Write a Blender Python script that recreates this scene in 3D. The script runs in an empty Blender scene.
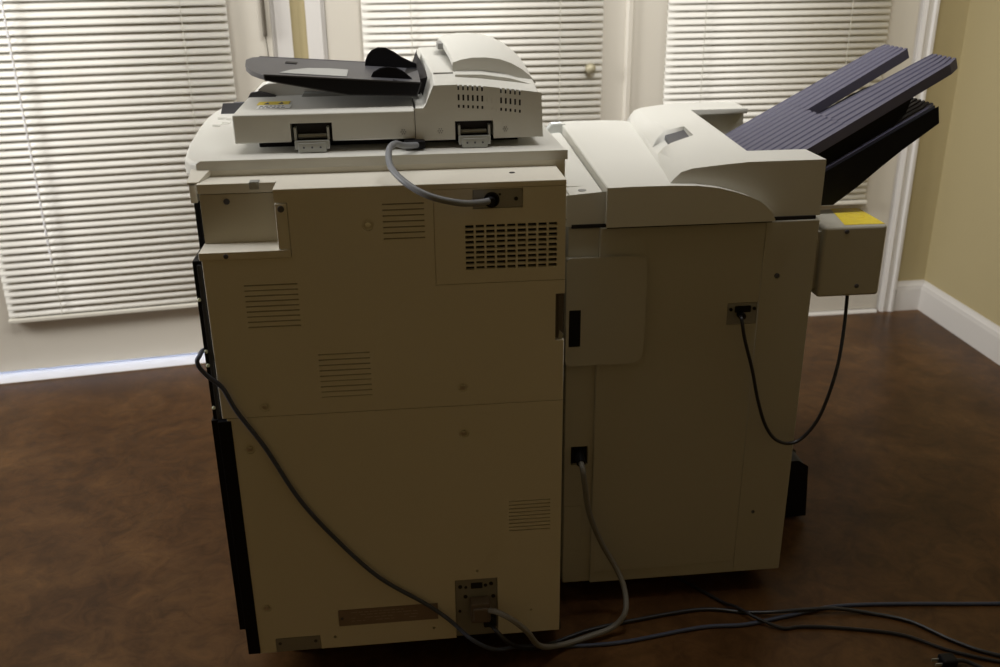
import bpy, bmesh, math
from mathutils import Vector, Matrix
PI = math.pi
SC = bpy.context.scene
COL = SC.collection

# ------------------------------------------------------------ materials
def mat(name, col, rough=.5, metal=0., noise=0., nscale=40., spec=.5, bump=0., bscale=300., trans=0., coat=0.):
    m = bpy.data.materials.new(name); m.use_nodes = True
    nt = m.node_tree; b = nt.nodes['Principled BSDF']
    b.inputs['Base Color'].default_value = (*col, 1)
    b.inputs['Roughness'].default_value = rough
    b.inputs['Metallic'].default_value = metal
    b.inputs['Specular IOR Level'].default_value = spec
    if coat: b.inputs['Coat Weight'].default_value = coat
    tc = nt.nodes.new('ShaderNodeTexCoord')
    if noise:
        n = nt.nodes.new('ShaderNodeTexNoise'); n.inputs['Scale'].default_value = nscale; n.inputs['Detail'].default_value = 5
        mx = nt.nodes.new('ShaderNodeMix'); mx.data_type = 'RGBA'
        mx.inputs['A'].default_value = (*[c*(1-noise) for c in col], 1)
        mx.inputs['B'].default_value = (*[min(1, c*(1+noise)) for c in col], 1)
        nt.links.new(tc.outputs['Object'], n.inputs['Vector']); nt.links.new(n.outputs['Fac'], mx.inputs['Factor'])
        nt.links.new(mx.outputs['Result'], b.inputs['Base Color'])
    if bump:
        n = nt.nodes.new('ShaderNodeTexNoise'); n.inputs['Scale'].default_value = bscale
        bp = nt.nodes.new('ShaderNodeBump'); bp.inputs['Strength'].default_value = bump; bp.inputs['Distance'].default_value = .002
        nt.links.new(tc.outputs['Object'], n.inputs['Vector']); nt.links.new(n.outputs['Fac'], bp.inputs['Height'])
        nt.links.new(bp.outputs['Normal'], b.inputs['Normal'])
    return m

M = {}
M['beige'] = mat('beige_plastic', (.69,.66,.575), .55, noise=.02, nscale=6, bump=.05, bscale=900)
M['cream'] = mat('pale_plastic', (.60,.592,.545), .5, noise=.02, nscale=6, bump=.05, bscale=900)
M['fin'] = mat('grey_beige_plastic', (.45,.43,.365), .55, noise=.02, nscale=6, bump=.05, bscale=900)
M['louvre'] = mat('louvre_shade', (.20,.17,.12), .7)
M['finrec'] = mat('recess_plastic', (.50,.48,.38), .55)
M['white'] = mat('white_sheet', (.80,.80,.77), .5)
M['black'] = mat('black_plastic', (.006,.006,.008), .5, spec=.18)
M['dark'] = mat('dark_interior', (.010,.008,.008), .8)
M['tray'] = mat('slate_ribbed_plastic', (.085,.082,.125), .42)
M['graytray'] = mat('grey_tray_plastic', (.062,.062,.070), .45)
M['graylabel'] = mat('pale_grey_inlay', (.36,.37,.36), .4)
M['metal'] = mat('brushed_metal', (.75,.74,.70), .28, metal=.9, noise=.1, nscale=60)
M['plate'] = mat('grey_steel_plate', (.30,.30,.29), .45, metal=.3)
M['zinc'] = mat('zinc_hinge', (.40,.41,.39), .4, metal=.4)
M['yellow'] = mat('yellow_label', (.80,.62,.04), .5, noise=.12, nscale=60)
M['labelred'] = mat('brownish_label', (.24,.18,.155), .55, noise=.12, nscale=50)
M['labeltxt'] = mat('label_print', (.36,.30,.26), .6)
M['ink'] = mat('label_ink', (.08,.08,.10), .6)
M['smudge'] = mat('faint_grey_print', (.60,.59,.54), .6)
M['gcable'] = mat('grey_cable', (.20,.21,.23), .45)
M['bcable'] = mat('dark_blue_cable', (.05,.062,.105), .45)
M['kcable'] = mat('black_cable', (.010,.010,.014), .4)
M['pcable'] = mat('grey_brown_cable', (.17,.16,.14), .45)
M['door'] = mat('door_paint', (.62,.58,.50), .45, noise=.03, nscale=4)
M['trim'] = mat('trim_paint', (.66,.635,.60), .4, noise=.02, nscale=4)
M['wall'] = mat('tan_wall_paint', (.43,.36,.195), .75, noise=.03, nscale=3, bump=.15, bscale=120)
M['ceil'] = mat('ceiling_paint', (.6,.56,.48), .8)
M['rail'] = mat('blind_rail', (.74,.71,.62), .5)
M['bead'] = mat('clear_bead', (.85,.85,.87), .08, spec=1.0)
M['cord'] = mat('ladder_cord', (.58,.56,.48), .7)
M['alu'] = mat('aluminium_threshold', (.80,.80,.83), .35, metal=.2, noise=.08, nscale=14)
M['handle'] = mat('bronze_handle', (.16,.14,.11), .45, metal=.5)
M['knob'] = mat('dull_brass', (.42,.38,.26), .5, metal=.3)
M['softblack'] = mat('dark_trim', (.03,.03,.033), .5)
M['gripplate'] = mat('dark_grip', (.11,.095,.09), .5)
M['yellow2'] = mat('yellow_print', (.70,.50,.05), .5)
M['block'] = mat('inlet_plastic', (.15,.12,.105), .5)
M['beige_shaded'] = mat('shaded_pocket_plastic', (.46,.41,.30), .6)  # beige plastic darkened to hold the shade inside the pocket
M['green'] = mat('pale_green_tab', (.62,.66,.50), .5)

def slat_mat():
    m = bpy.data.materials.new('vinyl_slat'); m.use_nodes = True
    nt = m.node_tree; b = nt.nodes['Principled BSDF']; out = nt.nodes['Material Output']
    b.inputs['Base Color'].default_value = (.83,.805,.735,1); b.inputs['Roughness'].default_value = .4
    tr = nt.nodes.new('ShaderNodeBsdfTranslucent'); tr.inputs['Color'].default_value = (.8,.75,.62,1)
    mx = nt.nodes.new('ShaderNodeMixShader'); mx.inputs[0].default_value = .12
    nt.links.new(b.outputs[0], mx.inputs[1]); nt.links.new(tr.outputs[0], mx.inputs[2]); nt.links.new(mx.outputs[0], out.inputs[0])
    return m
M['slat'] = slat_mat()
def glass_mat():
    m = bpy.data.materials.new('door_glass'); m.use_nodes = True
    b = m.node_tree.nodes['Principled BSDF']
    b.inputs['Base Color'].default_value = (.9,.95,.95,1); b.inputs['Roughness'].default_value = .02
    b.inputs['Transmission Weight'].default_value = 1; b.inputs['IOR'].default_value = 1.45
    return m
M['glass'] = glass_mat()
def floor_mat():
    m = bpy.data.materials.new('stained_concrete'); m.use_nodes = True
    nt = m.node_tree; b = nt.nodes['Principled BSDF']; L = nt.links.new
    tc = nt.nodes.new('ShaderNodeTexCoord')
    n1 = nt.nodes.new('ShaderNodeTexNoise'); n1.inputs['Scale'].default_value = 3.6; n1.inputs['Detail'].default_value = 8; n1.inputs['Roughness'].default_value = .62; n1.inputs['Distortion'].default_value = .6
    n2 = nt.nodes.new('ShaderNodeTexNoise'); n2.inputs['Scale'].default_value = 14; n2.inputs['Detail'].default_value = 8; n2.inputs['Roughness'].default_value = .7; n2.inputs['Distortion'].default_value = 1.2
    L(tc.outputs['Object'], n1.inputs['Vector']); L(tc.outputs['Object'], n2.inputs['Vector'])
    r = nt.nodes.new('ShaderNodeValToRGB'); e = r.color_ramp.elements
    e[0].position = .28; e[0].color = (.052,.024,.009,1); e[1].position = .72; e[1].color = (.130,.066,.025,1)
    k = r.color_ramp.elements.new(.5); k.color = (.086,.041,.015,1)
    L(n1.outputs['Fac'], r.inputs['Fac'])
    r2 = nt.nodes.new('ShaderNodeValToRGB'); f = r2.color_ramp.elements
    f[0].position = .35; f[0].color = (.62,.61,.60,1); f[1].position = .7; f[1].color = (1.22,1.2,1.16,1)
    L(n2.outputs['Fac'], r2.inputs['Fac'])
    mx = nt.nodes.new('ShaderNodeMix'); mx.data_type = 'RGBA'; mx.blend_type = 'MULTIPLY'; mx.inputs['Factor'].default_value = 1
    L(r.outputs['Color'], mx.inputs['A']); L(r2.outputs['Color'], mx.inputs['B']); L(mx.outputs['Result'], b.inputs['Base Color'])
    rr = nt.nodes.new('ShaderNodeMapRange'); rr.inputs['To Min'].default_value = .24; rr.inputs['To Max'].default_value = .42
    L(n2.outputs['Fac'], rr.inputs['Value']); L(rr.outputs['Result'], b.inputs['Roughness'])
    bp = nt.nodes.new('ShaderNodeBump'); bp.inputs['Strength'].default_value = .12; bp.inputs['Distance'].default_value = .002
    L(n2.outputs['Fac'], bp.inputs['Height']); L(bp.outputs['Normal'], b.inputs['Normal'])
    b.inputs['Specular IOR Level'].default_value = .16
    return m
M['floor'] = floor_mat()

# ------------------------------------------------------------ geometry helpers
class MB:
    def __init__(s, xf=None): s.bm = bmesh.new(); s.xf = xf
    def _take(s, t, bev=0, seg=2):
        if bev:
            t.normal_update()
            ed = [e for e in t.edges if len(e.link_faces) == 2 and e.calc_face_angle(0) > .6]
            bmesh.ops.bevel(t, geom=ed, offset=bev, segments=seg, profile=.5, affect='EDGES', clamp_overlap=True)
        bmesh.ops.recalc_face_normals(t, faces=t.faces)
        me = bpy.data.meshes.new('t'); t.to_mesh(me); t.free(); s.bm.from_mesh(me); bpy.data.meshes.remove(me)
        return s
    def box(s, x0, x1, y0, y1, z0, z1, bev=0, seg=2):
        t = bmesh.new()
        bmesh.ops.create_cube(t, size=1, matrix=Matrix.Translation(((x0+x1)/2, (y0+y1)/2, (z0+z1)/2)) @ Matrix.Diagonal((abs(x1-x0), abs(y1-y0), abs(z1-z0), 1)))
        return s._take(t, bev, seg)
    def loft(s, secs, bev=0, seg=2, caps=True):
        t = bmesh.new(); R = [[t.verts.new(p) for p in sec] for sec in secs]; n = len(secs[0])
        for a, b in zip(R, R[1:]):
            for i in range(n): t.faces.new((a[i], a[(i+1) % n], b[(i+1) % n], b[i]))
        if caps: t.faces.new(R[0]); t.faces.new(list(reversed(R[-1])))
        return s._take(t, bev, seg)
    def xz(s, pts, y0, y1, bev=0, seg=2):      # polygon in XZ swept along Y
        return s.loft([[(x, y0, z) for x, z in pts], [(x, y1, z) for x, z in pts]], bev, seg)
    def yz(s, pts, x0, x1, bev=0, seg=2):
        return s.loft([[(x0, y, z) for y, z in pts], [(x1, y, z) for y, z in pts]], bev, seg)
    def xy(s, pts, z0, z1, bev=0, seg=2):
        return s.loft([[(x, y, z0) for x, y in pts], [(x, y, z1) for x, y in pts]], bev, seg)
    def cyl(s, c, axis, r, h, n=20, r2=None, bev=0):
        t = bmesh.new(); q = Vector(axis).normalized().to_track_quat('Z', 'Y').to_matrix().to_4x4()
        bmesh.ops.create_cone(t, cap_ends=True, segments=n, radius1=r, radius2=r if r2 is None else r2, depth=h, matrix=Matrix.Translation(c) @ q)
        return s._take(t, bev)
    def sph(s, c, r, n=10):
        t = bmesh.new(); bmesh.ops.create_uvsphere(t, u_segments=n, v_segments=max(6, n//2+2), radius=r, matrix=Matrix.Translation(c)); return s._take(t)
    def torus(s, c, axis, R, r, n=24, k=8):
        q = Vector(axis).normalized().to_track_quat('Z', 'Y').to_matrix()
        P = [Vector(c) + q @ Vector((R*math.cos(2*PI*i/n), R*math.sin(2*PI*i/n), 0)) for i in range(n)]
        t = bmesh.new(); rings = []
        for i in range(n):
            d = (q @ Vector((math.cos(2*PI*i/n), math.sin(2*PI*i/n), 0))); u = q @ Vector((0, 0, 1))
            rings.append([t.verts.new(P[i] + d*r*math.cos(2*PI*j/k) + u*r*math.sin(2*PI*j/k)) for j in range(k)])
        for i in range(n):
            a, b = rings[i], rings[(i+1) % n]
            for j in range(k): t.faces.new((a[j], a[(j+1) % k], b[(j+1) % k], b[j]))
        return s._take(t)
    def tube(s, pts, r, k=10, sub=8):
        P = [Vector(p) for p in pts]; Q = []
        if sub > 1:
            E_ = [P[0]*2-P[1]] + P + [P[-1]*2-P[-2]]
            for i in range(1, len(E_)-2):
                p0, p1, p2, p3 = E_[i-1:i+3]
                for j in range(sub):
                    u = j/sub
                    Q.append(.5*((2*p1) + (p2-p0)*u + (2*p0-5*p1+4*p2-p3)*u*u + (3*p1-p0-3*p2+p3)*u**3))
            Q.append(P[-1])
        else: Q = P
        t = bmesh.new(); rings = []; up = None
        for i, p in enumerate(Q):
            d = (Q[min(i+1, len(Q)-1)] - Q[max(i-1, 0)]).normalized()
            if up is None: up = d.orthogonal().normalized()
            up = (up - d*up.dot(d)).normalized(); w = d.cross(up)
            rr = r(i/(len(Q)-1)) if callable(r) else r
            rings.append([t.verts.new(p + up*rr*math.cos(2*PI*j/k) + w*rr*math.sin(2*PI*j/k)) for j in range(k)])
        for a, b in zip(rings, rings[1:]):
            for j in range(k): t.faces.new((a[j], a[(j+1) % k], b[(j+1) % k], b[j]))
        t.faces.new(rings[0]); t.faces.new(list(reversed(rings[-1])))
        return s._take(t)
    def build(s, name, m, parent=None, ang=35, wn=True):
        if s.xf is not None: bmesh.ops.transform(s.bm, matrix=s.xf, verts=s.bm.verts)
        me = bpy.data.meshes.new(name); s.bm.to_mesh(me); s.bm.free()
        me.shade_smooth(); me.set_sharp_from_angle(angle=math.radians(ang))
        me.materials.append(m)
        o = bpy.data.objects.new(name, me); COL.objects.link(o)
        if wn:
            q = o.modifiers.new('n', 'WEIGHTED_NORMAL'); q.keep_sharp = True; q.weight = 100
        if parent:
            o.parent = parent; top = parent
            M_ = Matrix.Identity(4)
            while top: M_ = Matrix.Translation(top.location) @ M_ ; top = top.parent
            me.transform(M_.inverted())
        return o

def cut(o, cutter):
    me = bpy.data.meshes.new('c'); cutter.bm.to_mesh(me)
    c = bpy.data.objects.new('c', me); COL.objects.link(c)
    par = o.parent
    if par:
        off = Vector((0, 0, 0)); q = par
        while q: off += q.location; q = q.parent
        me.transform(Matrix.Translation(-off))
    p = o.parent; o.parent = None
    md = o.modifiers.new('b', 'BOOLEAN'); md.operation = 'DIFFERENCE'; md.solver = 'EXACT'; md.use_self = True; md.object = c
    bpy.context.view_layer.update()
    dg = bpy.context.evaluated_depsgraph_get()
    nm = bpy.data.meshes.new_from_object(o.evaluated_get(dg))
    o.modifiers.clear(); q = o.modifiers.new('n', 'WEIGHTED_NORMAL'); q.keep_sharp = True; q.weight = 100; old = o.data; nm.name = old.name; o.data = nm
    o.parent = p
    bpy.data.objects.remove(c); bpy.data.meshes.remove(me)
    nm.shade_smooth(); nm.set_sharp_from_angle(angle=math.radians(35))

def tag(o, label=None, cat=None, group=None, kind=None):
    if label: o['label'] = label
    if cat: o['category'] = cat
    if group: o['group'] = group
    if kind: o['kind'] = kind
    return o
def thing(name, loc, label, cat, group=None):
    o = bpy.data.objects.new(name, None); o.location = loc; o.empty_display_size = .05; COL.objects.link(o)
    return tag(o, label, cat, group)
def struct(o, label=None): o['kind'] = 'structure'; return tag(o, label)

# ------------------------------------------------------------ the room
# back wall: one long stretch (B) nearly parallel with the machine and one turned stretch (A) on the left
BEND = Vector((-.30, 1.773, 0))
def frame(slope):
    a = math.atan(slope)
    return Matrix.Translation(BEND) @ Matrix.Rotation(a, 4, 'Z')       # local x = along, local -y = into the room
FA, FB = frame(.14), frame(.0172)

struct(MB().box(-3.4, 2.1, -2.6, 2.3, -.06, 0).build('floor', M['floor']), 'brown stained concrete floor')
struct(MB().box(-3.4, 2.1, -2.6, 2.3, 2.6, 2.66).build('ceiling', M['ceil']))
struct(MB().box(-3.4, -3.3, -2.6, 2.3, 0, 2.6).build('wall_left', M['wall']))
struct(MB().box(2.03, 2.13, -2.6, 2.3, 0, 2.6).build('wall_right', M['wall']), 'tan painted side wall')

def wall_with_holes(F, s0, s1, holes, name):
    w = MB(F); x = s0
    for a, b, top in holes:
        w.box(x, a, 0, .14, 0, 2.6); w.box(a, b, 0, .14, top, 2.6); x = b
    w.box(x, s1, 0, .14, 0, 2.6)
    return struct(w.build(name, M['wall']), 'tan painted wall around the glazed doors')
DH = 2.06
wall_with_holes(FA, -3.1, 0.0, [(-1.33, -.075, DH)], 'wall_back')
wall_with_holes(FB, 0.0, 2.335, [(.075, 2.155, DH)], 'wall_back_right')

def casing(F, a, b, name, w=.05, both=(1, 1), label=None, flat=None):
    m = MB(F)
    prof = lambda x, sg: [(x, 0), (x, -.014), (x+sg*.012, -.020), (x+sg*.018, -.015), (x+sg*.034, -.016), (x+sg*(w-.010), -.024), (x+sg*w, -.024), (x+sg*w, 0)]
    fl = lambda x, sg: [(x, .01), (x, -.0145), (x+sg*w, -.0145), (x+sg*w, .01)]
    m.xy((fl if flat == 0 else prof)(a, -1), 0, DH+w)
    m.xy((fl if flat == 1 else prof)(b, 1), 0, DH+w)
    m.box(a-w, b+w, -.022, 0, DH, DH+w, .003)
    # jamb inside the opening
    m.box(a, a+.012, -.0, .13, 0, DH); m.box(b-.012, b, 0, .13, 0, DH); m.box(a, b, 0, .13, DH-.012, DH)
    return struct(m.build(name, M['trim']), label)
casing(FA, -1.33, -.075, 'trim_1', flat=1, label='white painted casing around the left door')
casing(FB, .075, 2.155, 'trim_2', flat=0, label='white painted casing around the pair of doors')

def door(F, a, b, name, glass, y0=.012, label=None):
    z0, z1 = .012, DH-.016
    ga, gb, gz0, gz1 = glass
    d = MB(F)
    d.box(a, ga, y0, y0+.044, z0, z1, .002); d.box(gb, b, y0, y0+.044, z0, z1, .002)
    d.box(ga-.001, gb+.001, y0+.0005, y0+.0435, z0, gz0); d.box(ga-.001, gb+.001, y0+.0005, y0+.0435, gz1, z1)
    # raised bead around the glass
    for q in ((ga-.012, ga+.008, gz0-.012, gz1+.012), (gb-.008, gb+.012, gz0-.012, gz1+.012)):
        d.box(q[0], q[1], y0-.006, y0, q[2], q[3], .002)
    d.box(ga-.012, gb+.012, y0-.006, y0, gz0-.012, gz0+.008, .002); d.box(ga-.012, gb+.012, y0-.006, y0, gz1-.008, gz1+.012, .002)
    o = struct(d.build(name, M['door']), label)
    g = MB(F); g.box(ga, gb, y0+.018, y0+.024, gz0, gz1); g.build('glass_pane', M['glass'], o)
    return o
d1 = door(FA, -1.317, -.088, 'door_1', (-1.012, -.245, .24, 1.93), y0=-.014, label='cream painted left door under a long blind')
d2 = door(FB, .088, 1.112, 'door_2', (.25, .985, .50, 1.93), y0=-.006, label='cream painted middle door behind the copier')
d3 = door(FB, 1.118, 2.142, 'door_3', (1.26, 2.00, .50, 1.93), y0=-.006, label='cream painted right door beside the tan wall')
# meeting strip between the pair
struct(MB(FB).xy([(1.090, -.006), (1.090, -.012), (1.098, -.020), (1.112, -.020), (1.116, -.010), (1.134, -.010), (1.134, -.006)], .012, DH-.016).build('trim_3', M['door']), 'raised meeting strip between the two right doors')
# lever handle with its long plate on the left door
h = MB(FA)
h.box(-.117, -.103, -.036, -.012, 1.085, 1.32, .005, 3)
hp = h.build('door_handle', M['handle'], d1)
h = MB(FA); h.tube([(-.110, -.026, 1.09), (-.107, -.026, 1.05), (-.101, -.026, .90)], .0018, 6, 2); h.build('handle_rod', M['handle'], d1)
h = MB(FB); h.cyl((.965, -.014, .960), (0, 1, 0), .022, .016, bev=.002); h.cyl((.965, -.02, .960), (0, 1, 0), .010, .03)
h.sph((.965, -.042, .960), .018, 18); h.build('door_knob', M['knob'], d2)
# thresholds
t = MB(FA).yz([(-.088, 0), (-.085, .002), (-.03, .003), (.13, .004), (.13, 0)], -1.42, -.070); struct(t.build('trim_4', M['alu']), 'bright aluminium threshold below the left door')
t = MB(FB).yz([(-.022, 0), (-.02, .005), (-.01, .010), (.13, .011), (.13, 0)], .09, 2.14); struct(t.build('trim_5', M['trim']), 'pale threshold below the right doors')

# baseboards
def base_prof(): return [(0, 0), (-.016, 0), (-.016, .082), (-.012, .090), (-.012, .100), (-.006, .108), (-.004, .118), (0, .118)]
m = MB(FB); m.yz(base_prof(), 2.212, 2.330); struct(m.build('baseboard_back', M['trim']), 'short white baseboard beside the right door')
m = MB(FA); m.yz(base_prof(), -.030, 0.01); m.yz(base_prof(), -2.9, -1.38); struct(m.build('baseboard_left', M['trim']))
m = MB(); m.loft([[(2.03+q, -2.5, z) for q, z in base_prof()], [(2.03+q, 1.80, z) for q, z in base_prof()]]); struct(m.build('baseboard_right', M['trim']), 'white moulded baseboard along the tan side wall')

# ------------------------------------------------------------ blinds
def blind(F, a, b, z0, z1, y, label, cords, bead=None, pitch=.0243):
    c = F @ Vector(((a+b)/2, y, z0))
    root = thing('window_blind', c, label, 'blind', 'slatted blinds hanging on the doors')
    W = .0285; tilt = math.radians(60)
    m = MB(F); z = z0+.030; i = 0
    import random; rnd = random.Random(int(a*100)+7)
    while z < z1-.05:
        tl = tilt + rnd.uniform(-.05, .05); dz = rnd.uniform(-.0006, .0006); sag = rnd.uniform(-.0006, .0006)
        ca, sa = math.cos(tl), math.sin(tl)
        def P(w, s_):   # w from -W/2 (low, towards the room) to W/2 (high, towards the glass); crowned outward
            cr = .0016*(1-(2*w/W)**2)
            yy = y + w*ca - cr*sa; zz = z + dz + w*sa + cr*ca + sag*(2*(s_-a)/(b-a)-1)
            return yy, zz
        bm = bmesh.new(); rows = []
        for s_ in (a, (a+b)/2, b):
            rows.append([bm.verts.new((s_, *P(-W/2+W*j/4, s_))) for j in range(5)])
        for r0, r1 in zip(rows, rows[1:]):
            for j in range(4): bm.faces.new((r0[j], r0[j+1], r1[j+1], r1[j]))
        me = bpy.data.meshes.new('t'); bm.to_mesh(me); bm.free(); m.bm.from_mesh(me); bpy.data.meshes.remove(me)
        z += pitch; i += 1
    o = m.build('slats', M['slat'], root, 60, False)
    sm = o.modifiers.new('s', 'SOLIDIFY'); sm.thickness = .0006; sm.offset = 0
    MB(F).box(a-.003, b+.003, y-.017, y+.009, z0, z0+.013, .003).build('bottom_rail', M['rail'], root)
    MB(F).box(a-.005, b+.005, y-.02, y+.014, z1-.04, z1, .003).build('head_rail', M['rail'], root)
    for s_ in cords:
        k = MB(F); k.tube([(s_, y-.0125, z0+.01), (s_, y-.0125, z1-.03)], .0011, 6, 1); k.build('ladder_cord', M['cord'], root)
    if bead is not None:
        k = MB(F); z = z0+.30
        k.tube([(bead, y-.024, z), (bead, y-.024, z1-.03)], .0012, 6, 1)
        k.build('pull_cord', M['bead'], root)
        k = MB(F); z = z0+.20; n = 0
        while z < z1-.05:
            k.box(bead-.0035, bead+.0035, y-.0275, y-.0205, z, z+.020, .002)
            z += .031; n += 1
        k.build('bead_chain', M['bead'], root)
    return root
blind(FA, -1.032, -.222, .195, 1.97, -.032, 'long cream slatted blind on the left door, its bottom rail in view', [-.865, -.36], bead=-.865)
blind(FB, .205, 1.008, .445, 1.97, -.024, 'white slatted blind behind the document feeder, on the middle door', [.365, .86], pitch=.0232)
blind(FB, 1.230, 2.025, .445, 1.97, -.024, 'cream slatted blind behind the dark output trays, on the right door', [1.36, 1.88], pitch=.0226)

# ------------------------------------------------------------ the copier
CP = thing('photocopier', (-.02, .37, 0), 'large beige office photocopier seen from behind, document feeder on top', 'photocopier')
BG = M['beige']
XL, XR = -.325, .278          # rear cover edges
# cabinet body behind the rear cover
m = MB()
m.box(-.338, .295, .11, .72, .062, 1.000, .003)
body = m.build('cabinet', BG, CP)
m = MB()                       # top deck, overhanging on the left with a rounded nose
DK = [(.108, -.340, 1.000), (.118, -.354, .992), (.16, -.371, .982), (.30, -.388, .978), (.50, -.402, .978), (.60, -.406, .980), (.66, -.404, .985), (.70, -.396, .990)]
m.loft([[(xl, y, zb), (.2965, y, 1.0005), (.2965, y, 1.013), (xl+.006, y, 1.013 if y > .11 else 1.013), (xl, y, 1.009)] for y, xl, zb in DK], .002, 2)
m.build('top_deck', M['cream'], CP)
# small control panel at the far end, its corner shows left of the lid
m = MB(); m.loft([[(-.378, .63, 1.012), (.1, .63, 1.012), (.1, .63, 1.032), (-.372, .63, 1.032)], [(-.378, .80, .99), (.1, .80, .99), (.1, .80, 1.01), (-.375, .80, 1.01)]], .004)
m.build('control_panel', M['graytray'], CP)
# faint printed symbols on the deck
m = MB()
for cx, cy in ((-.366, .47), (-.352, .50), (-.370, .56), (-.350, .55)):
    m.torus((cx, cy, 1.0142), (0, 0, 1), .008, .0008, 14, 4)
    m.box(cx-.010, cx+.010, cy+.013, cy+.0145, 1.0138, 1.0145)
    m.box(cx+.004, cx+.0055, cy-.012, cy+.01, 1.0138, 1.0145)
m.build('printed_symbols', M['smudge'], CP)

# rear cover, upper half with the shelf on top
m = MB(); m.box(-.331, XR, 0, .1095, .5796, .9875, .0010)
up = m.build('upper_rear_cover', BG, CP)
c = MB(); c.box(-.40, -.2045, -.02, .056, .872, .99); c.box(-.2046, -.1835, -.02, .012, .872, .965)          # pocket for the corner bracket
def louvre(c, x0, x1, z0, z1, n):
    for i in range(n):
        z = z0+(z1-z0)*i/(n-1); c.box(x0, x1, -.004, .004, z-.0011, z+.0011)
louvre(c, -.030, .039, .897, .956, 7); louvre(c, -.268, -.179, .750, .825, 9); louvre(c, -.155, -.066, .611, .693, 9)
cut(up, c)
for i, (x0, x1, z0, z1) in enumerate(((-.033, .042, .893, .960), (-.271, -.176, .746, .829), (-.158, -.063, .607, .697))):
    MB().box(x0, x1, .0035, .0042, z0, z1).build('vent_shade_sheet', M['louvre'], CP)  # dark sheet gives the louvre slots their shade by colour
c = MB()
W = .0013                       # seam of the fan cover plate
c.box(.054, .054+W, -.01, .0025, .812, .978); c.box(.054, .29, -.01, .0025, .811, .811+W); c.box(.054, .29, -.01, .0025, .977, .977+W)
for i in range(9):
    for j in range(9):
        x = .1065+i*.0178; z = .8365+j*.0091
        c.box(x, x+.0145, -.01, .008, z, z+.0056)
c.box(.262, .30, -.01, .010, .698, .786)                       # grip recess at the right edge
c.box(.120, .2045, -.01, .006, .9425, .9755)                   # connector recess
for x, z in ((-.055, .922), (.096, .616), (-.255, .599)):
    c.cyl((x, 0, z), (0, 1, 0), .0100, .006, 24, .0100)
cut(up, c)
MB().box(.104, .268, .0075, .0085, .833, .920).build('fan_grille_backing', M['dark'], CP)
g = MB(); g.box(.2625, .2775, .0065, .0092, .700, .784); g.box(.268, .270, .003, .0075, .70, .784)
gr = g.build('grip_plate', M['gripplate'], CP)
g = MB(); g.loft([[(.268, .002, .700), (.274, .002, .700), (.2775, .002, .707), (.270, .002, .716)], [(.268, .006, .700), (.274, .006, .700), (.2775, .006, .707), (.270, .006, .716)]])
g.build('bright_clip', M['zinc'], gr)
# hole in the shelf
MB().cyl((.194, .064, .9875), (0, 0, 1), .0052, .0012, 16).build('shelf_hole', M['dark'], CP)

# lower half
m = MB(); m.box(-.3235, XR, 0, .1095, .062, .5788, .0010)
lo = m.build('lower_rear_cover', BG, CP)
c = MB(); louvre(c, .177, .257, .306, .371, 9)
c.box(.0695, .1535, -.01, .010, .05, .2005)
c.box(-.286, -.198, -.01, .0012, .05, .0955); c.box(-.1605, .0355, -.01, .0010, .112, .1515)
for x, z in ((-.290, .517), (.095, .523), (-.294, .169)):
    c.cyl((x, 0, z), (0, 1, 0), .0100, .006, 24, .0100)
for x, z in ((.114, .219), (-.170, .088), (.025, .091), (.220, .116)):
    c.cyl((x, 0, z), (0, 1, 0), .0032, .02, 12)
cut(lo, c)
MB().box(.174, .260, .0035, .0042, .302, .375).build('vent_shade_sheet', M['louvre'], CP)  # same dark sheet, shade of the lower slots
for x, z in ((-.055, .922), (.096, .616), (-.255, .599), (-.290, .517), (.095, .523), (-.294, .169)):
    s_ = MB(); s_.cyl((x, .0010, z), (0, 1, 0), .0052, .0040, 18, bev=.0014); s_.cyl((x, -.0010, z), (0, 1, 0), .0020, .0016, 8)
    s_.build('screw', M['metal'], CP)

# corner bracket with the recessed pocket
m = MB()
m.box(-.334, -.2052, .0485, .062, .972, .9885, .001)           # top lip
m.box(-.334, -.1845, -.004, .056, .8725, .886, .0015)          # ledge
m.box(-.2036, -.1845, -.002, .0115, .886, .9635, .0012)
br = m.build('corner_bracket', M['beige'], CP)
b_ = MB(); b_.box(-.3315, -.2065, .050, .056, .886, .9708, .0006); b_.build('recessed_panel', M['beige_shaded'], br)
for x, y, z, r in ((-.288, .0495, .958, .0052), (-.290, -.0045, .879, .0040), (-.194, -.0025, .955, .0055)):
    s_ = MB(); s_.cyl((x, y, z), (0, 1, 0), r, .003, 18, bev=.0007); s_.build('screw', M['ink'], br)
s_ = MB(); s_.box(-.248, -.232, .046, .064, .9775, .9905, .001); s_.cyl((-.240, .045, .9855), (0, 1, 0), .0055, .003, 16); s_.build('catch', M['zinc'], br)

# left side: pale corner post on top, black side gap with its tabs, dark kick strip
m = MB(); m.loft([[(-.352, .066, .984), (-.3335, .066, .984), (-.3335, .066, .9885), (-.352, .066, .9885)], [(-.352, .112, .990), (-.319, .112, .990), (-.319, .112, 1.001), (-.352, .112, 1.001)]])
m.box(-.350, -.3385, .066, .12, .953, .9875, .0015)
m.build('corner_post', BG, CP)
m = MB(); m.box(-.349, -.3335, .012, .70, .125, .868, .001); m.box(-.347, -.3385, .075, .70, .860, .952, .001)
m.build('side_gap_strip', M['black'], CP)
m = MB(); m.box(-.3420, -.3345, .009, .013, .13, .862, .0015); m.build('side_trim', M['softblack'], CP)
m = MB(); m.box(-.3395, -.3165, -.0025, .12, .064, .575, .001); m.box(-.3520, -.3390, .006, .70, .118, .575, .001); m.build('kick_strip', M['black'], CP)
for z in (.800, .705, .679, .597):
    MB().sph((-.3455, .012, z), .0036, 10).build('side_tab', M['green'], CP)

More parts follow.
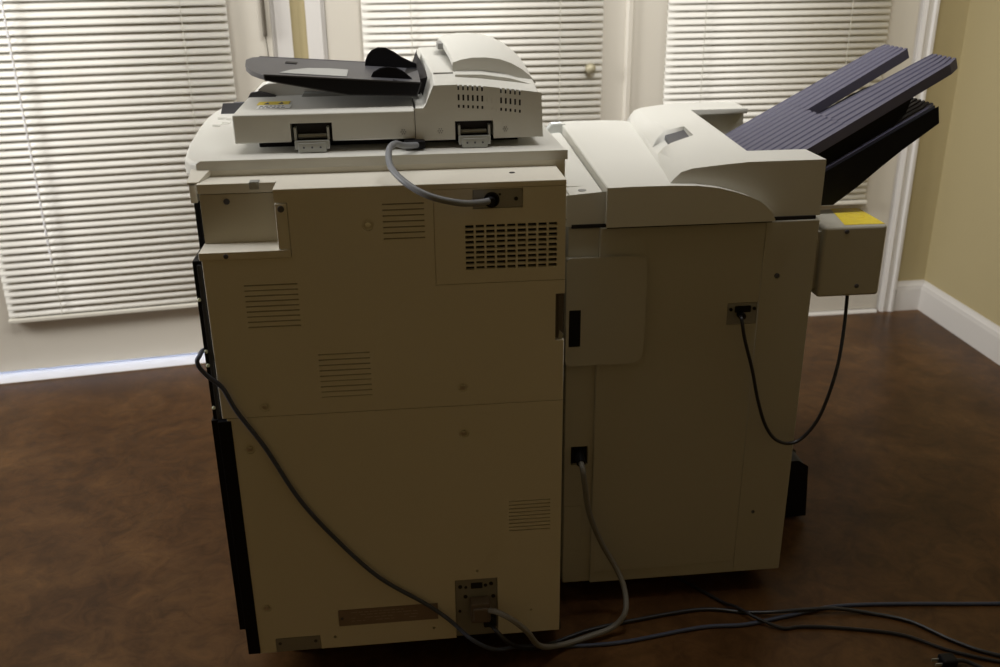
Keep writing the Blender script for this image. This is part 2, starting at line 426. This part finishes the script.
# underside frame and casters
MB().box(-.325, .285, .02, .70, .045, .0625, .003).build('base_frame', M['black'], CP)  # black colour carries the shade under the body
def caster(x, y, top, par, r=.019):
    m = MB(); m.cyl((x, y, r+.0005), (1, 0, 0), r, .018, 24, bev=.003)
    w_ = m.build('caster', M['black'], par)
    f = MB(); f.box(x-.014, x-.011, y-.014, y+.014, r*.8, top, .001); f.box(x+.011, x+.014, y-.014, y+.014, r*.8, top, .001); f.box(x-.013, x+.013, y-.014, y+.014, top-.002, top); f.build('caster_fork', M['plate'], w_)
for x in (-.27, .235):
    for y in (.09, .63): caster(x, y, .0455, CP)

# plates on the rear cover
m = MB(); m.box(.121, .2035, .0015, .0055, .9435, .9745, .0006); m.cyl((.193, .001, .958), (0, 1, 0), .0036, .002, 14)
pl = m.build('cable_socket_plate', M['plate'], CP)
m = MB(); m.torus((.152, .0005, .957), (0, 1, 0), .0105, .0030, 20, 8); m.cyl((.152, .002, .957), (0, 1, 0), .0105, .003); m.build('socket_collar', M['black'], pl)
MB().cyl((.193, -.0005, .958), (0, 1, 0), .0034, .001, 12).build('screw_hole', M['dark'], pl); MB().cyl((.166, .001, .966), (0, 1, 0), .002, .0015, 12).build('screw_hole', M['dark'], pl)
m = MB(); m.box(-.285, -.199, -.0006, .0011, .0635, .0945, .0004); pl = m.build('grey_cover_plate', M['plate'], CP)
for x in (-.277, -.208): MB().cyl((x, -.0008, .083), (0, 1, 0), .0034, .0012, 12).build('plate_screw', M['ink'], pl)
m = MB(); m.box(-.1595, .0345, -.0005, .0009, .113, .1505, .0003); pl = m.build('information_label', M['labelred'], CP)
m = MB()
import random; rnd = random.Random(4)
for j, z in enumerate((.1225, .1295, .1365, .1425)):
    x = -.135
    while x < -.01:
        w_ = rnd.uniform(.004, .016)
        if rnd.random() < .75: m.box(x, x+w_, -.0008, -.0004, z, z+.0018)
        x += w_+.003
m.build('faded_print', M['labeltxt'], pl)
for x, z in ((-.153, .131), (.029, .134)): MB().cyl((x, -.0009, z), (0, 1, 0), .003, .0012, 12).build('label_screw', M['ink'], pl)
# power inlet plate
m = MB(); m.box(.0705, .1525, .004, .0095, .063, .1995, .001); pl = m.build('power_inlet_plate', M['plate'], CP)
m = MB(); m.box(.098, .137, -.024, .004, .112, .158, .004); m.box(.103, .132, -.030, -.022, .120, .150, .003); m.build('inlet_block', M['block'], pl)
for x, z, r in ((.080, .182, .004), (.091, .180, .003), (.130, .182, .0035), (.141, .185, .004), (.090, .158, .004), (.145, .155, .004), (.078, .124, .003)):
    MB().cyl((x, .0035, z), (0, 1, 0), r, .002, 12).build('screw_hole', M['dark'], pl)
MB().box(.101, .124, .0025, .0042, .176, .189, .0005).build('socket', M['dark'], pl)
MB().box(.124, .150, -.012, .004, .090, .112, .003).build('socket', M['dark'], pl)

# ---- scanner lid
YF = .17
m = MB(); m.box(-.284, .0335, YF, .62, 1.031, 1.081, .003, 3)
lid = m.build('scanner_lid', M['cream'], CP)
c = MB(); c.box(-.1855, -.1130, YF-.01, YF+.025, 1.02, 1.0640); cut(lid, c)
MB().box(-.250, .225, YF+.060, .60, 1.0125, 1.0325, .001).build('lid_gasket', M['black'], CP)
# raised end of the original tray on the lid
m = MB(); m.xz([(-.268, 1.080), (-.262, 1.092), (-.25, 1.100), (-.225, 1.102), (.03, 1.096), (.03, 1.080)], .40, .62, .003); m.build('output_tray', M['white'], lid)
m = MB(); m.xz([(-.283, 1.080), (-.278, 1.088), (-.262, 1.090), (-.235, 1.083), (-.23, 1.080)], .385, .398, .001); m.build('tray_end_stop', M['graytray'], lid)
m = MB(); m.xz([(-.18, 1.080), (-.175, 1.087), (-.08, 1.084), (-.06, 1.080)], .375, .398, .001); m.build('paper_stop', M['graylabel'], lid)
# warning label
m = MB(); m.box(-.254, -.196, .278, .318, 1.0811, 1.0817); wl = m.build('yellow_warning_label', M['yellow'], lid); tag(wl, 'yellow warning strip')
m = MB(); m.box(-.250, -.190, .232, .278, 1.0811, 1.0815); m.build('label_text_panel', M['white'], lid)
m = MB()
for x in (-.237, -.211):
    m.loft([[(x-.005, .284, 1.0817), (x+.005, .284, 1.0817), (x, .310, 1.0817)], [(x-.005, .284, 1.0820), (x+.005, .284, 1.0820), (x, .310, 1.0820)]])
for k in range(2):
    x = -.246
    while x < -.20:
        w_ = rnd.uniform(.003, .007); m.box(x, x+w_, .240+k*.018, .245+k*.018, 1.0815, 1.0818); x += w_+.003
m.build('label_symbols', M['ink'], wl)

def hinge(x0, x1, zt, par):
    y = YF
    m = MB(); m.box(x0, x1, y+.020, y+.0255, 1.030, zt); k = m.build('hinge', M['dark'], par)
    w = x1-x0
    m = MB(); m.box(x0+.004, x1-.004, y-.006, y+.004, 1.0185, 1.0340, .002); m.box(x0+.010, x1-.010, y-.010, y+.002, 1.0135, 1.0305, .002)
    m.box(x0+.004, x0+.008, y+.001, y+.02, 1.034, zt-.007); m.box(x1-.008, x1-.004, y+.001, y+.02, 1.034, zt-.007)
    m.cyl(((x0+x1)/2, y+.015, 1.039), (1, 0, 0), .004, w-.02, 14)
    m.build('hinge_bracket', M['zinc'], k)
    m = MB()
    for q in (-.35, 0, .35): m.cyl(((x0+x1)/2+q*w*.6, y-.0105, 1.023), (0, 1, 0), .0018, .0012, 10)
    m.build('hinge_rivets', M['ink'], k)
hinge(-.184, -.1145, 1.063, CP)

# ---- document feeder
front = [(.0345, 1.030), (.0345, 1.0815), (.0500, 1.0815), (.0555, 1.088), (.0700, 1.1205), (.110, 1.1210), (.150, 1.1180), (.200, 1.1120), (.2575, 1.1040), (.2605, 1.031)]
def feed(dy, dz, dx=0): return [(x+dx, YF+dy, z + (dz if z > 1.1 else 0)) for x, z in front]
m = MB(); m.loft([feed(0, 0), feed(.09, .014), feed(.38, .032, -.016), feed(.43, .012, -.016)], .0028, 3)
ad = m.build('document_feeder', M['cream'], CP)
c = MB()
def ftop(x):
    for (xa, za), (xb, zb) in zip(front[4:9], front[5:9]):
        if x <= xb: return za+(zb-za)*(x-xa)/(xb-xa)
vs = MB(); x = .1105
for i in range(14):
    dz = ftop(x)-1.1210
    if i not in (6, 7, 8):
        for za, zb in ((1.0835, 1.0890), (1.0965, 1.1070)):
            c.box(x, x+.0034, YF-.01, YF+.006, za+dz, zb+dz); vs.box(x-.0002, x+.0036, YF+.0012, YF+.005, za+dz-.0002, zb+dz+.0002)
        c.box(x, x+.0030, YF-.01, YF+.014, 1.1145+dz, 1.135); vs.box(x-.0002, x+.0032, YF+.0014, YF+.0146, 1.1140+dz, 1.1203+dz)
    else:
        for za, zb in ((1.0835, 1.0890), (1.0965, 1.1070)): c.box(x+.001, x+.0024, YF-.01, YF+.0012, za+dz, zb+dz)
    x += .0084
c.box(.1045, .1735, YF-.01, YF+.025, 1.02, 1.0600)
cut(ad, c)
vs.build('vent_slot_shade', M['dark'], ad)  # dark inserts stand in for the shade inside the slots
hinge(.106, .172, 1.059, ad)
MB().box(.0330, .0340, YF-.0003, .5, 1.031, 1.0813).build('lid_seam', M['dark'], lid)
m = MB()
for x in (.012, .078, .195):
    for q in range(6):
        a = q*PI/3; m.cyl((x+.004*math.cos(a), YF-.0002, 1.044+.004*math.sin(a)), (0, 1, 0), .0013, .0012, 8)
    m.cyl((x, YF-.0002, 1.044), (0, 1, 0), .0015, .0012, 8)
m.build('screw_rosettes', M['plate'], ad)
# feed cover: arched hump on the feeder
arc = [(.110, 1.139), (.1105, 1.1500), (.125, 1.1545), (.145, 1.1575), (.170, 1.1575), (.195, 1.1540), (.215, 1.1470), (.235, 1.1360), (.250, 1.1240), (.2600, 1.1130), (.2560, 1.1120), (.245, 1.1170), (.20, 1.1330), (.16, 1.1390)]
def hump(y, dz, dx0, sc=1.):
    return [(x+dx0*(1-(x-.11)/.15), y, (z+dz) if z > 1.11 else z) for x, z in arc]
m = MB(); m.loft([hump(.262, 0, 0), hump(.34, .012, -.004), hump(.45, .022, -.010), hump(.55, .023, -.014), hump(.59, .010, -.014)], .0022, 3)
fc = m.build('feed_cover', M['cream'], ad)
m = MB(); m.box(.090, .104, .44, .50, 1.158, 1.170, .002); m.build('latch', M['plate'], fc)
# shadow groove below the cover
m = MB(); m.loft([[(.112, .228, 1.1225), (.16, .228, 1.121), (.21, .228, 1.1135), (.248, .228, 1.108), (.248, .228, 1.1130), (.21, .228, 1.1240), (.16, .228, 1.1315), (.112, .228, 1.1325)],
                  [(.112, .262, 1.1225), (.16, .262, 1.121), (.21, .262, 1.1135), (.248, .262, 1.108), (.248, .262, 1.1150), (.21, .262, 1.1270), (.16, .262, 1.1345), (.112, .262, 1.1350)]], .0015, 2)
m.build('cover_lip', M['cream'], ad)
# seam across the feeder top
m = MB(); m.box(.072, .108, .2495, .2505, 1.128, 1.1357); m.build('top_seam', M['plate'], ad)

# ---- input tray with guides
def ttop(x): return 1.142 + (x+.228)*(-.0725)
def tbot(x): return 1.133 + (x+.227)*(-.197) if x < -.08 else 1.104 - (x+.08)*.04
secs = []
for y, xl in ((.22, -.228), (.235, -.240), (.27, -.258), (.33, -.275), (.40, -.2830), (.435, -.276), (.45, -.262)):
    p = []
    xs = [xl, -.15, -.08, -.02, .048]
    p += [(x, y, ttop(x)+.006*(y-.22)/.23) for x in xs]
    p += [(.040, y, 1.099)] + [(x, y, tbot(x) if y < .44 else ttop(x)-.006) for x in (-.02, -.08, -.15)] + [(xl+.001, y, ttop(xl)-.009)]
    secs.append(p)
m = MB(); m.loft(secs, .0012, 2); it = m.build('input_tray', M['graytray'], ad)
m = MB(); m.loft([[(x, .2192, z) for x, z in q] for q in ([( -.2265, ttop(-.2265)-.0012), (.047, ttop(.047)-.0012), (.039, 1.0995), (-.02, 1.1020), (-.08, 1.1045), (-.226, 1.1338)],)] +
                 [[(x, .2215, z) for x, z in q] for q in ([( -.2265, ttop(-.2265)-.0012), (.047, ttop(.047)-.0012), (.039, 1.0995), (-.02, 1.1020), (-.08, 1.1045), (-.226, 1.1338)],)])
m.build('tray_side_wall', M['black'], ad)
m = MB()
P_ = [(-.205, .250), (-.085, .245), (-.085, .330), (-.12, .335), (-.16, .325), (-.19, .290)]
m.loft([[(x, y, ttop(x)+.006*(y-.22)/.23+.0004) for x, y in P_], [(x, y, ttop(x)+.006*(y-.22)/.23+.0010) for x, y in P_]]); m.build('tray_size_label', M['graylabel'], ad)
m = MB(); P_ = [(-.206, .375), (-.184, .370), (-.184, .392), (-.206, .397)]
m.loft([[(x, y, ttop(x)+.006*(y-.22)/.23+.0003) for x, y in P_], [(x, y, ttop(x)+.006*(y-.22)/.23+.0014) for x, y in P_]]); m.build('tray_slot', M['black'], ad)
def guide(y0, y1, pts):
    m = MB(); m.xz(pts, y0, y1, .0015, 2); m.build('paper_guide', M['black'], ad)
guide(.258, .272, [(-.043, 1.124), (-.036, 1.136), (-.024, 1.1425), (-.010, 1.1450), (.004, 1.1430), (.016, 1.1370), (.030, 1.1250), (.046, 1.114), (.046, 1.108), (-.02, 1.115)])
guide(.40, .414, [(-.054, 1.128), (-.053, 1.142), (-.048, 1.153), (-.040, 1.161), (-.028, 1.166), (-.014, 1.165), (.002, 1.157), (.016, 1.147), (.036, 1.137), (.044, 1.134), (.044, 1.120), (-.02, 1.122)])
m = MB(); m.loft([[(.000, .232, 1.125), (.045, .232, 1.116), (.045, .232, 1.102), (.0, .232, 1.105)], [(.000, .44, 1.128), (.052, .44, 1.130), (.052, .44, 1.102), (.0, .44, 1.105)]], .002); m.build('feed_mouth', M['black'], ad)
m = MB(); m.loft([[(.048, .30, 1.118), (.066, .30, 1.121), (.054, .30, 1.088), (.046, .30, 1.10)], [(.040, .48, 1.130), (.048, .48, 1.150), (.046, .48, 1.090), (.038, .48, 1.10)]], .001); m.build('feed_shutter', M['dark'], ad)

# ------------------------------------------------------------ the finisher
FN = thing('finisher', (.56, .5, 0), 'beige finishing unit docked right of the photocopier with slate trays', 'finisher')
FY = .16; FM = M['fin']
m = MB()
m.box(.372, .803, FY, .84, .050, .8560, .003, 3)
m.box(.312, .380, FY+.006, .84, .050, .8560, .003)
fb = m.build('finisher_body', FM, FN)
c = MB()
c.box(.695, .6965, FY-.01, FY+.0018, .06, .86); c.box(.380, .695, FY-.01, FY+.0012, .079, .0802)
c.box(.31, .352, FY-.01, FY+.0072, .245, .2462); c.box(.351, .3522, FY-.01, FY+.0072, .135, .2455); c.box(.31, .352, FY-.01, FY+.0072, .135, .1362)
c.box(.633, .694, FY-.01, FY+.0030, .6455, .6915); c.box(.326, .362, FY-.01, FY+.03, .345, .388)
c.cyl((.728, FY, .744), (0, 1, 0), .0062, .004); c.cyl((.729, FY, .204), (0, 1, 0), .0045, .004)
cut(fb, c)
MB().cyl((.728, FY+.001, .744), (0, 1, 0), .0050, .003, 16, bev=.001).build('screw', M['ink'], FN)
MB().cyl((.729, FY+.001, .204), (0, 1, 0), .0036, .003, 16, bev=.001).build('screw', M['ink'], FN)
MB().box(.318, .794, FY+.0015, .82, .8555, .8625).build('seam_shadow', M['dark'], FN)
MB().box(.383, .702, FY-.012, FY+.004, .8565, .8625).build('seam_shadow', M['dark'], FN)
# access door with rounded corners
def rr(x0, x1, z0, z1, r, n=6, tilt=0):
    p = []
    for cx, cz, a0 in ((x1-r, z1-r, 0), (x0+r*.2, z1-r*.2, 90), (x0+r*.2, z0+r*.2, 180), (x1-r, z0+r, 270)):
        q = r if cx > (x0+x1)/2 else r*.2
        for i in range(n+1):
            a = math.radians(a0+90*i/n); p.append((cx+q*math.cos(a), cz+q*math.sin(a)))
    return p
m = MB(); m.xz(rr(.312, .459, .584, .797, .024), FY-.014, FY+.008, .006, 3)
dr = m.build('access_door', FM, FN)
MB().box(.3125, .337, FY-.0145, FY-.002, .620, .698, .002).build('latch_recess', M['black'], dr)
# connector plates
m = MB(); m.box(.634, .693, FY+.0005, FY+.0028, .6465, .6905, .0006); pl = m.build('interface_plate', M['plate'], FN)
m = MB(); m.box(.648, .681, FY-.003, FY+.001, .671, .685, .002)
for x in (.640, .688): m.cyl((x, FY-.0005, .678), (0, 1, 0), .0035, .003, 12)
m.build('interface_socket', M['black'], pl)
m = MB(); m.box(.327, .361, FY+.012, FY+.028, .346, .387, .001); m.torus((.342, FY+.008, .369), (0, 1, 0), .011, .0035); m.build('power_socket', M['black'], FN)

# top cover: flat deck that curls down on the right
prof = [(.381, .8620), (.381, .9340), (.42, .9350), (.50, .9345), (.55, .9325), (.590, .9270), (.620, .9190), (.650, .9090), (.675, .8970), (.695, .8790), (.7035, .8640), (.7035, .8620)]
def tp(y, dx=0, dz=0, zin=0): return [(x+dx*(1-(x-.381)/.33), y, z+(dz if z > .86 else 0)) for x, z in prof]
m = MB(); m.loft([tp(FY-.019), tp(.84, .028, .004)], .0045, 3)
tcv = m.build('top_cover', M['cream'], FN)
m = MB(); m.loft([[(.312, FY+.004, .8620), (.3805, FY+.004, .8620), (.3805, FY+.004, .920), (.312, FY+.004, .915)], [(.335, .86, .8620), (.409, .86, .8620), (.409, .86, .920), (.335, .86, .915)]], .004, 3)
m.build('side_ledge', M['cream'], FN)
# ledge details: access outline and oval mark
m = MB(); m.box(.322, .358, .240, .2412, .9168, .9180); m.loft([[(.3215, .24, .9165), (.3225, .24, .9165), (.3225, .24, .9178), (.3215, .24, .9178)], [(.3365, .70, .9165), (.3375, .70, .9165), (.3375, .70, .9178), (.3365, .70, .9178)]])
m.build('ledge_outline', M['smudge'], FN)
m = MB(); m.cyl((.345, .205, .9178), (0, 0, 1), .008, .0015, 18); m.build('ledge_mark', M['plate'], FN)
MB().loft([[(.37, .80, .918), (.412, .80, .918), (.412, .80, .936), (.385, .80, .936)], [(.37, .835, .918), (.412, .835, .918), (.412, .835, .936), (.385, .835, .936)]], .004).build('docking_latch', M['zinc'], FN)
# raised right hood: front bar, left bridge, rear bar around the paper exit
rise = [(.500, .930), (.512, .944), (.524, .955), (.545, .9610), (.575, .9640), (.610, .9670), (.655, .9700)]
def hood(y, x1, dx, zt=.970, x_end=None):
    L_ = [(x+dx*(1-(x-.5)/.16*.4), z) for x, z in rise]
    L_ = [(x, z) for x, z in L_ if x < x1-.004]
    return [(L_[0][0], y, .8620)] + [(x, y, z) for x, z in L_] + [(x1, y, zt), (x1, y, .8620)]
def same(y, x1, dx): 
    L_ = [(x+dx*(1-(x-.5)/.16*.4), z) for x, z in rise]
    return [(L_[0][0], y, .8620)] + [(min(x, x1), y, z) for x, z in L_] + [(x1, y, .970), (x1, y, .8620)]
m = MB()
m.loft([same(FY+.006, .804, .0), same(.266, .804, .015), same(.2665, .6850, .015), same(.7745, .7230, .075), same(.775, .868, .075), same(.885, .868, .090)], .004, 3)
hd = m.build('exit_hood', M['cream'], FN)
c = MB(); P_ = [(.523, .428), (.545, .394), (.636, .464), (.647, .572), (.600, .553)]
c.loft([[(x, y, .942) for x, y in P_], [(x, y, 1.02) for x, y in P_]]); cut(hd, c)
c = MB(); c.box(.742, .90, .765, .80, .89, .958); cut(hd, c)
m = MB(); m.loft([[(.580, .42, .9405), (.640, .46, .9405), (.640, .46, .955), (.580, .42, .948)], [(.600, .57, .9405), (.655, .575, .9405), (.655, .575, .960), (.600, .57, .952)]], .001); m.build('exit_flap', M['graytray'], hd)
m = MB(); m.box(.684, .800, .2685, .78, .856, .872); m.box(.684, .690, .27, .78, .86, .925); m.build('exit_throat', M['black'], FN)
MB().box(.78, .805, .25, .80, .70, .86, .002).build('side_guide_rail', M['black'], FN)

# ribbed output trays
def tray_mesh(lo_x, tip, prong_y, z_at, slope, slot_x, thick, ribs=True, y0=.281, y1=.625):
    """ribbed plate rising to the right; two prongs beyond slot_x"""
    m = MB(); t = bmesh.new()
    def ny(n, a, b):
        out = []
        for i in range(n):
            w = (b-a)/n; p = a+i*w
            out += [(p, 0), (p+w*.55, 0), (p+w*.62, -.0030), (p+w*.93, -.0030)]
        out.append((b, 0)); return out
    rows_all = ny(26, 0, 1)
    def strip(xa, xb, ya0, ya1, yb0, yb1, u0, u1, n):
        P_ = ny(n, 0, 1); a_ = []
        secs = []
        for x, q0, q1 in ((xa, ya0, ya1), (xb, yb0, yb1)):
            top = [(x, q0+(q1-q0)*u, z_at(x)+dz) for u, dz in P_]
            bot = [(x+thick*.35, q1, z_at(x)-thick), (x+thick*.35, q0, z_at(x)-thick)]
            secs.append(top+bot)
        m.loft(secs)
    (a0, a1), (b0, b1) = prong_y
    strip(lo_x, slot_x, y0, y1, a0*.35+y0*.65, b1*.35+y1*.65, 0, 1, 13)
    nose = .018
    strip(slot_x-.001, tip-nose, a0*.35+y0*.65, .428, a0, a1, 0, 1, 5); strip(tip-nose, tip, a0, a1, a0+.012, a1-.004, 0, 1, 5)
    strip(slot_x-.001, tip-nose, .488, b1*.35+y1*.65, b0, b1, 0, 1, 5); strip(tip-nose, tip, b0, b1, b0+.004, b1-.010, 0, 1, 5)
    return m
z1 = lambda x: .968+.56*(x-.82)
m = tray_mesh(.745, 1.116, ((.298, .402), (.500, .614)), z1, .56, .897, .020)
t1 = tag(m.build('output_tray', M['tray'], FN), 'upper slate-coloured ribbed tray')
z2 = lambda x: .903+.56*(x-.82)
m = tray_mesh(.800, 1.078, ((.290, .385), (.49, .58)), z2, .56, .93, .020, y0=.284, y1=.60)
t2 = tag(m.build('output_tray', M['tray'], FN), 'lower slate-coloured ribbed tray in shade')
m = MB(); m.xz([(.800, .853), (.880, .853), (.926, .888), (.968, .925), (1.010, .960), (1.080, 1.012), (1.074, .903+.56*.254-.003), (.80, .903-.56*.02-.006)], .276, .290, .002)
m.build('shaded_side_web', M['black'], t2)  # slate tray side coloured black to hold its shade
m = MB(); m.xz([(.800, .853), (.880, .853), (.926, .888), (.968, .925), (1.010, .960), (1.050, 1.0), (1.05, .903+.56*.23-.006), (.80, .903-.56*.02-.006)], .58, .594, .002)
m.build('shaded_side_web', M['black'], t2)
m = MB(); m.xz([(.80, .950), (.80, .862), (.86, .862), (.95, .950), (1.02, 1.03), (1.03, 1.066), (.82, .950)], .300, .33, .002); m.build('tray_support', M['black'], t1)
m = MB(); m.xz([(.79, .853), (.83, .853), (.84, .90), (.83, .955), (.79, .94)], .275, .62, .004); m.build('tray_mount', M['black'], t1)
m = MB(); m.xz([(.93, z2(.93)+.0), (1.03, z2(1.03)), (1.022, z2(1.03)+.008), (.932, z2(.93)+.012)], .335, .40, .002); m.build('tray_ridge', M['tray'], t2)

# control box on the right flank
m = MB(); m.box(.824, .954, .180, .316, .686, .833, .007, 3); m.box(.803, .828, .195, .30, .70, .82, .002)
bx = m.build('control_box', M['fin'], FN)
m = MB(); m.xy([(.868, .189), (.950, .187), (.952, .311), (.893, .313)], .8331, .8337)
yl = m.build('yellow_warning_label', M['yellow'], bx); tag(yl, 'yellow warning sticker')
m = MB()
m.torus((.918, .250, .8337), (0, 0, 1), .018, .0006, 20, 4)
m.build('label_symbols', M['yellow2'], yl)
for x, z in ((.870, .822), (.905, .708)): MB().cyl((x, .179, z), (0, 1, 0), .0045, .003, 16, bev=.001).build('box_screw', M['ink'], bx)
m = MB(); m.box(.812, .832, .25, .285, .833, .843, .002); m.build('hinge_knuckle', M['black'], bx)

# underside, casters and the black front foot that sticks out on the right
MB().box(.330, .79, .18, .82, .040, .0505, .002).build('base_frame', M['black'], FN)
for x in (.38, .745):
    for y in (.23, .77): caster(x, y, .0405, FN, .018)
m = MB(); m.loft([[(.80, .42, .012), (.975, .42, .012), (.966, .42, .150), (.942, .42, .166), (.80, .42, .166)], [(.80, .50, .012), (.975, .50, .012), (.966, .50, .150), (.942, .50, .166), (.80, .50, .166)]], .003)
m.box(.86, .90, .46, .52, .0005, .045, .003)
m.build('side_foot', M['black'], FN)

# ------------------------------------------------------------ cables
def cable(name, pts, r, m_, label, cat='cable', k=10, group=None, ends=()):
    b = MB(); b.tube(pts, r, k); o = b.build(name, m_, wn=False); tag(o, label, cat, group); return o
sc_ = cable('scanner_cable', [(.034, .150, 1.0235), (.012, .110, 1.031), (-.004, .080, 1.040), (-.014, .045, 1.036), (-.012, .00, 1.018), (.012, -.045, 1.000), (.048, -.066, .983), (.095, -.060, .969), (.130, -.030, .961), (.152, -.002, .957)], .0055, M['gcable'],
      'thick grey cable looping from under the document feeder to a socket', k=14)
b = MB(); b.cyl((.150, -.008, .957), (.1, -1, .1), .0085, .014, 18, .0065, bev=.001); b.build('plug_collar', M['black'], sc_)
b = MB(); b.box(.012, .050, .150, .176, 1.0165, 1.0300, .003); b.build('strain_relief', M['black'], sc_)
cable('network_cable', [(-.3540, .06, .690), (-.3540, .02, .703), (-.353, -.010, .706), (-.3565, -.016, .700), (-.354, -.014, .686), (-.342, -.013, .668), (-.321, -.012, .645), (-.302, -.010, .597), (-.261, -.008, .521), (-.209, -.008, .408), (-.144, -.009, .311), (-.074, -.009, .226), (.009, -.010, .160), (.055, -.016, .121), (.100, -.045, .090), (.145, -.035, .055), (.200, .010, .020), (.283, .018, .0045), (.409, .015, .0045), (.588, .041, .0045), (.686, .039, .0045), (.792, .056, .0045), (.900, .074, .0045), (1.045, .065, .0045), (1.261, .040, .0045), (1.55, .02, .0045), (1.98, .05, .0045)],
      .0040, M['bcable'], 'thin dark blue cable slanting down the copier back and off right')
pc = cable('finisher_power_cord', [(.342, .150, .369), (.342, .120, .362), (.346, .115, .330), (.358, .118, .257), (.386, .125, .180), (.420, .118, .114), (.434, .095, .078), (.428, .055, .050), (.402, .045, .022), (.350, .030, .0150), (.286, .010, .0150), (.235, -.030, .050), (.205, -.050, .105), (.176, -.050, .136), (.150, -.040, .148), (.134, -.028, .145)], .0058, M['pcable'],
      'grey-brown cord looping from the finisher socket to the copier inlet')
b = MB(); b.cyl((.342, .150, .369), (0, 1, .2), .010, .034, 16, bev=.003); b.build('plug', M['black'], pc)
cable('floor_cord', [(.136, -.010, .100), (.150, -.035, .095), (.175, -.040, .070), (.215, -.005, .025), (.270, .030, .0045), (.350, .060, .0045), (.450, .080, .0045), (.606, .099, .0045), (.699, .078, .0045), (.762, .062, .0120), (.827, .062, .0120), (.890, .058, .0120), (.961, .044, .0045), (1.037, .006, .0045), (1.097, -.065, .0045), (1.164, -.116, .0045), (1.35, -.20, .0045), (1.6, -.24, .0045)], .0042, M['kcable'],
      'black cord on the floor curving away to the lower right')
cable('extension_cord', [(.50, .30, .0045), (.60, .20, .0045), (.66, .12, .0050), (.685, .085, .0125), (.715, .045, .0125), (.76, .018, .0045), (.800, .018, .0045), (.873, .006, .0045), (.994, -.030, .0045), (1.065, -.085, .0045), (1.116, -.115, .0045), (1.20, -.155, .0045), (1.35, -.235, .0045), (1.5, -.27, .0045)], .0036, M['kcable'],
      'thinner black cord lying just nearer than the other floor cord')
ic = cable('interface_cable', [(.660, .160, .668), (.655, .135, .664), (.663, .130, .624), (.684, .130, .558), (.702, .130, .490), (.723, .130, .432), (.748, .130, .397), (.781, .130, .385), (.811, .131, .400), (.842, .135, .447), (.868, .145, .536), (.888, .175, .613), (.908, .220, .692)], .0036, M['kcable'],
      'thin black cable hanging in a loop beneath the control box')
b = MB(); b.cyl((.660, .153, .667), (0, 1, 0), .0075, .018, 16, bev=.002); b.build('plug', M['black'], ic)
# plug end lying on the floor at the bottom right
pg = thing('power_plug', (1.04, -.125, 0), 'black plug lying on the floor at the lower right', 'plug')
b = MB(); b.box(1.030, 1.062, -.140, -.112, .0008, .022, .005, 3); b.build('plug_body', M['black'], pg)
b = MB(); b.box(1.016, 1.032, -.1345, -.1325, .008, .014); b.box(1.016, 1.032, -.1205, -.1185, .008, .014); b.build('prong', M['zinc'], pg)
b = MB(); b.tube([(1.060, -.126, .011), (1.085, -.130, .009), (1.12, -.165, .006), (1.16, -.22, .005), (1.2, -.33, .005)], .0042); b.build('plug_cord', M['kcable'], pg)

# ------------------------------------------------------------ light
def area(name, loc, target, size, energy, col, sy=None, spread=180):
    l = bpy.data.lights.new(name, 'AREA'); l.energy = energy; l.color = col; l.size = size
    if sy: l.shape = 'RECTANGLE'; l.size_y = sy
    l.spread = math.radians(spread)
    o = bpy.data.objects.new(name, l); COL.objects.link(o); o.location = loc
    o.rotation_euler = (Vector(target)-Vector(loc)).to_track_quat('-Z', 'Y').to_euler(); return o
area('high_window_light', (-2.9, .42, 2.25), (.3, 1.5, .7), .6, 11.5, (1, .988, .972), spread=95)
area('left_fill', (-3.1, .45, 1.55), (.3, 1.3, .9), .8, 19, (1, .988, .972), spread=120)  # added low fill from the left for the walls, no known window
area('ceiling_light', (-.1, .46, 2.57), (-.1, .56, 1.0), 1.7, 13.5, (1, .99, .98), sy=.8)
area('door_wall_fill', (-1.0, .40, 2.5), (-.8, 1.75, .9), .6, 6.5, (1, .988, .972), spread=115)  # added fill to brighten the left door, no real lamp
area('door_wall_fill', (.60, .25, 2.5), (.60, 1.8, .9), .6, 14, (1, .988, .972), spread=115)  # added wall wash for the middle doors, not a real fitting
area('door_wall_fill', (1.75, .30, 2.5), (1.3, 1.8, .9), .6, 3.5, (1, .988, .972), spread=100)  # added wall wash for the right end, not a real fitting
# daylight leaking below the left door, from just outside
g = area('door_gap_daylight', FA @ Vector((-.80, .10, .016)), FA @ Vector((-.80, -.02, .008)), 1.0, .85, (.55, .68, 1.0), sy=.006)

w = bpy.data.worlds.new('World'); SC.world = w; w.use_nodes = True
w.node_tree.nodes['Background'].inputs['Color'].default_value = (1.0, .68, .25, 1)
w.node_tree.nodes['Background'].inputs['Strength'].default_value = .118

# ------------------------------------------------------------ camera
cam = bpy.data.cameras.new('camera'); co = bpy.data.objects.new('camera', cam); COL.objects.link(co)
cam.sensor_width = 36; cam.lens = 960/1000*36; cam.clip_start = .05
R = Matrix(((0.9940817, 0.0495258, -0.0966888), (-0.1081960, 0.3714399, -0.9221313), (-0.0097552, 0.9271352, 0.3746001)))
co.matrix_world = Matrix.Translation((0, -1.56, 1.35)) @ R.to_4x4()
cam.dof.use_dof = True; cam.dof.focus_distance = 1.75; cam.dof.aperture_fstop = 5.0
SC.camera = co
SC.view_settings.view_transform = 'Standard'; SC.view_settings.look = 'None'
SC.view_settings.exposure = 0; SC.view_settings.gamma = 1; SC.view_settings.use_curve_mapping = False
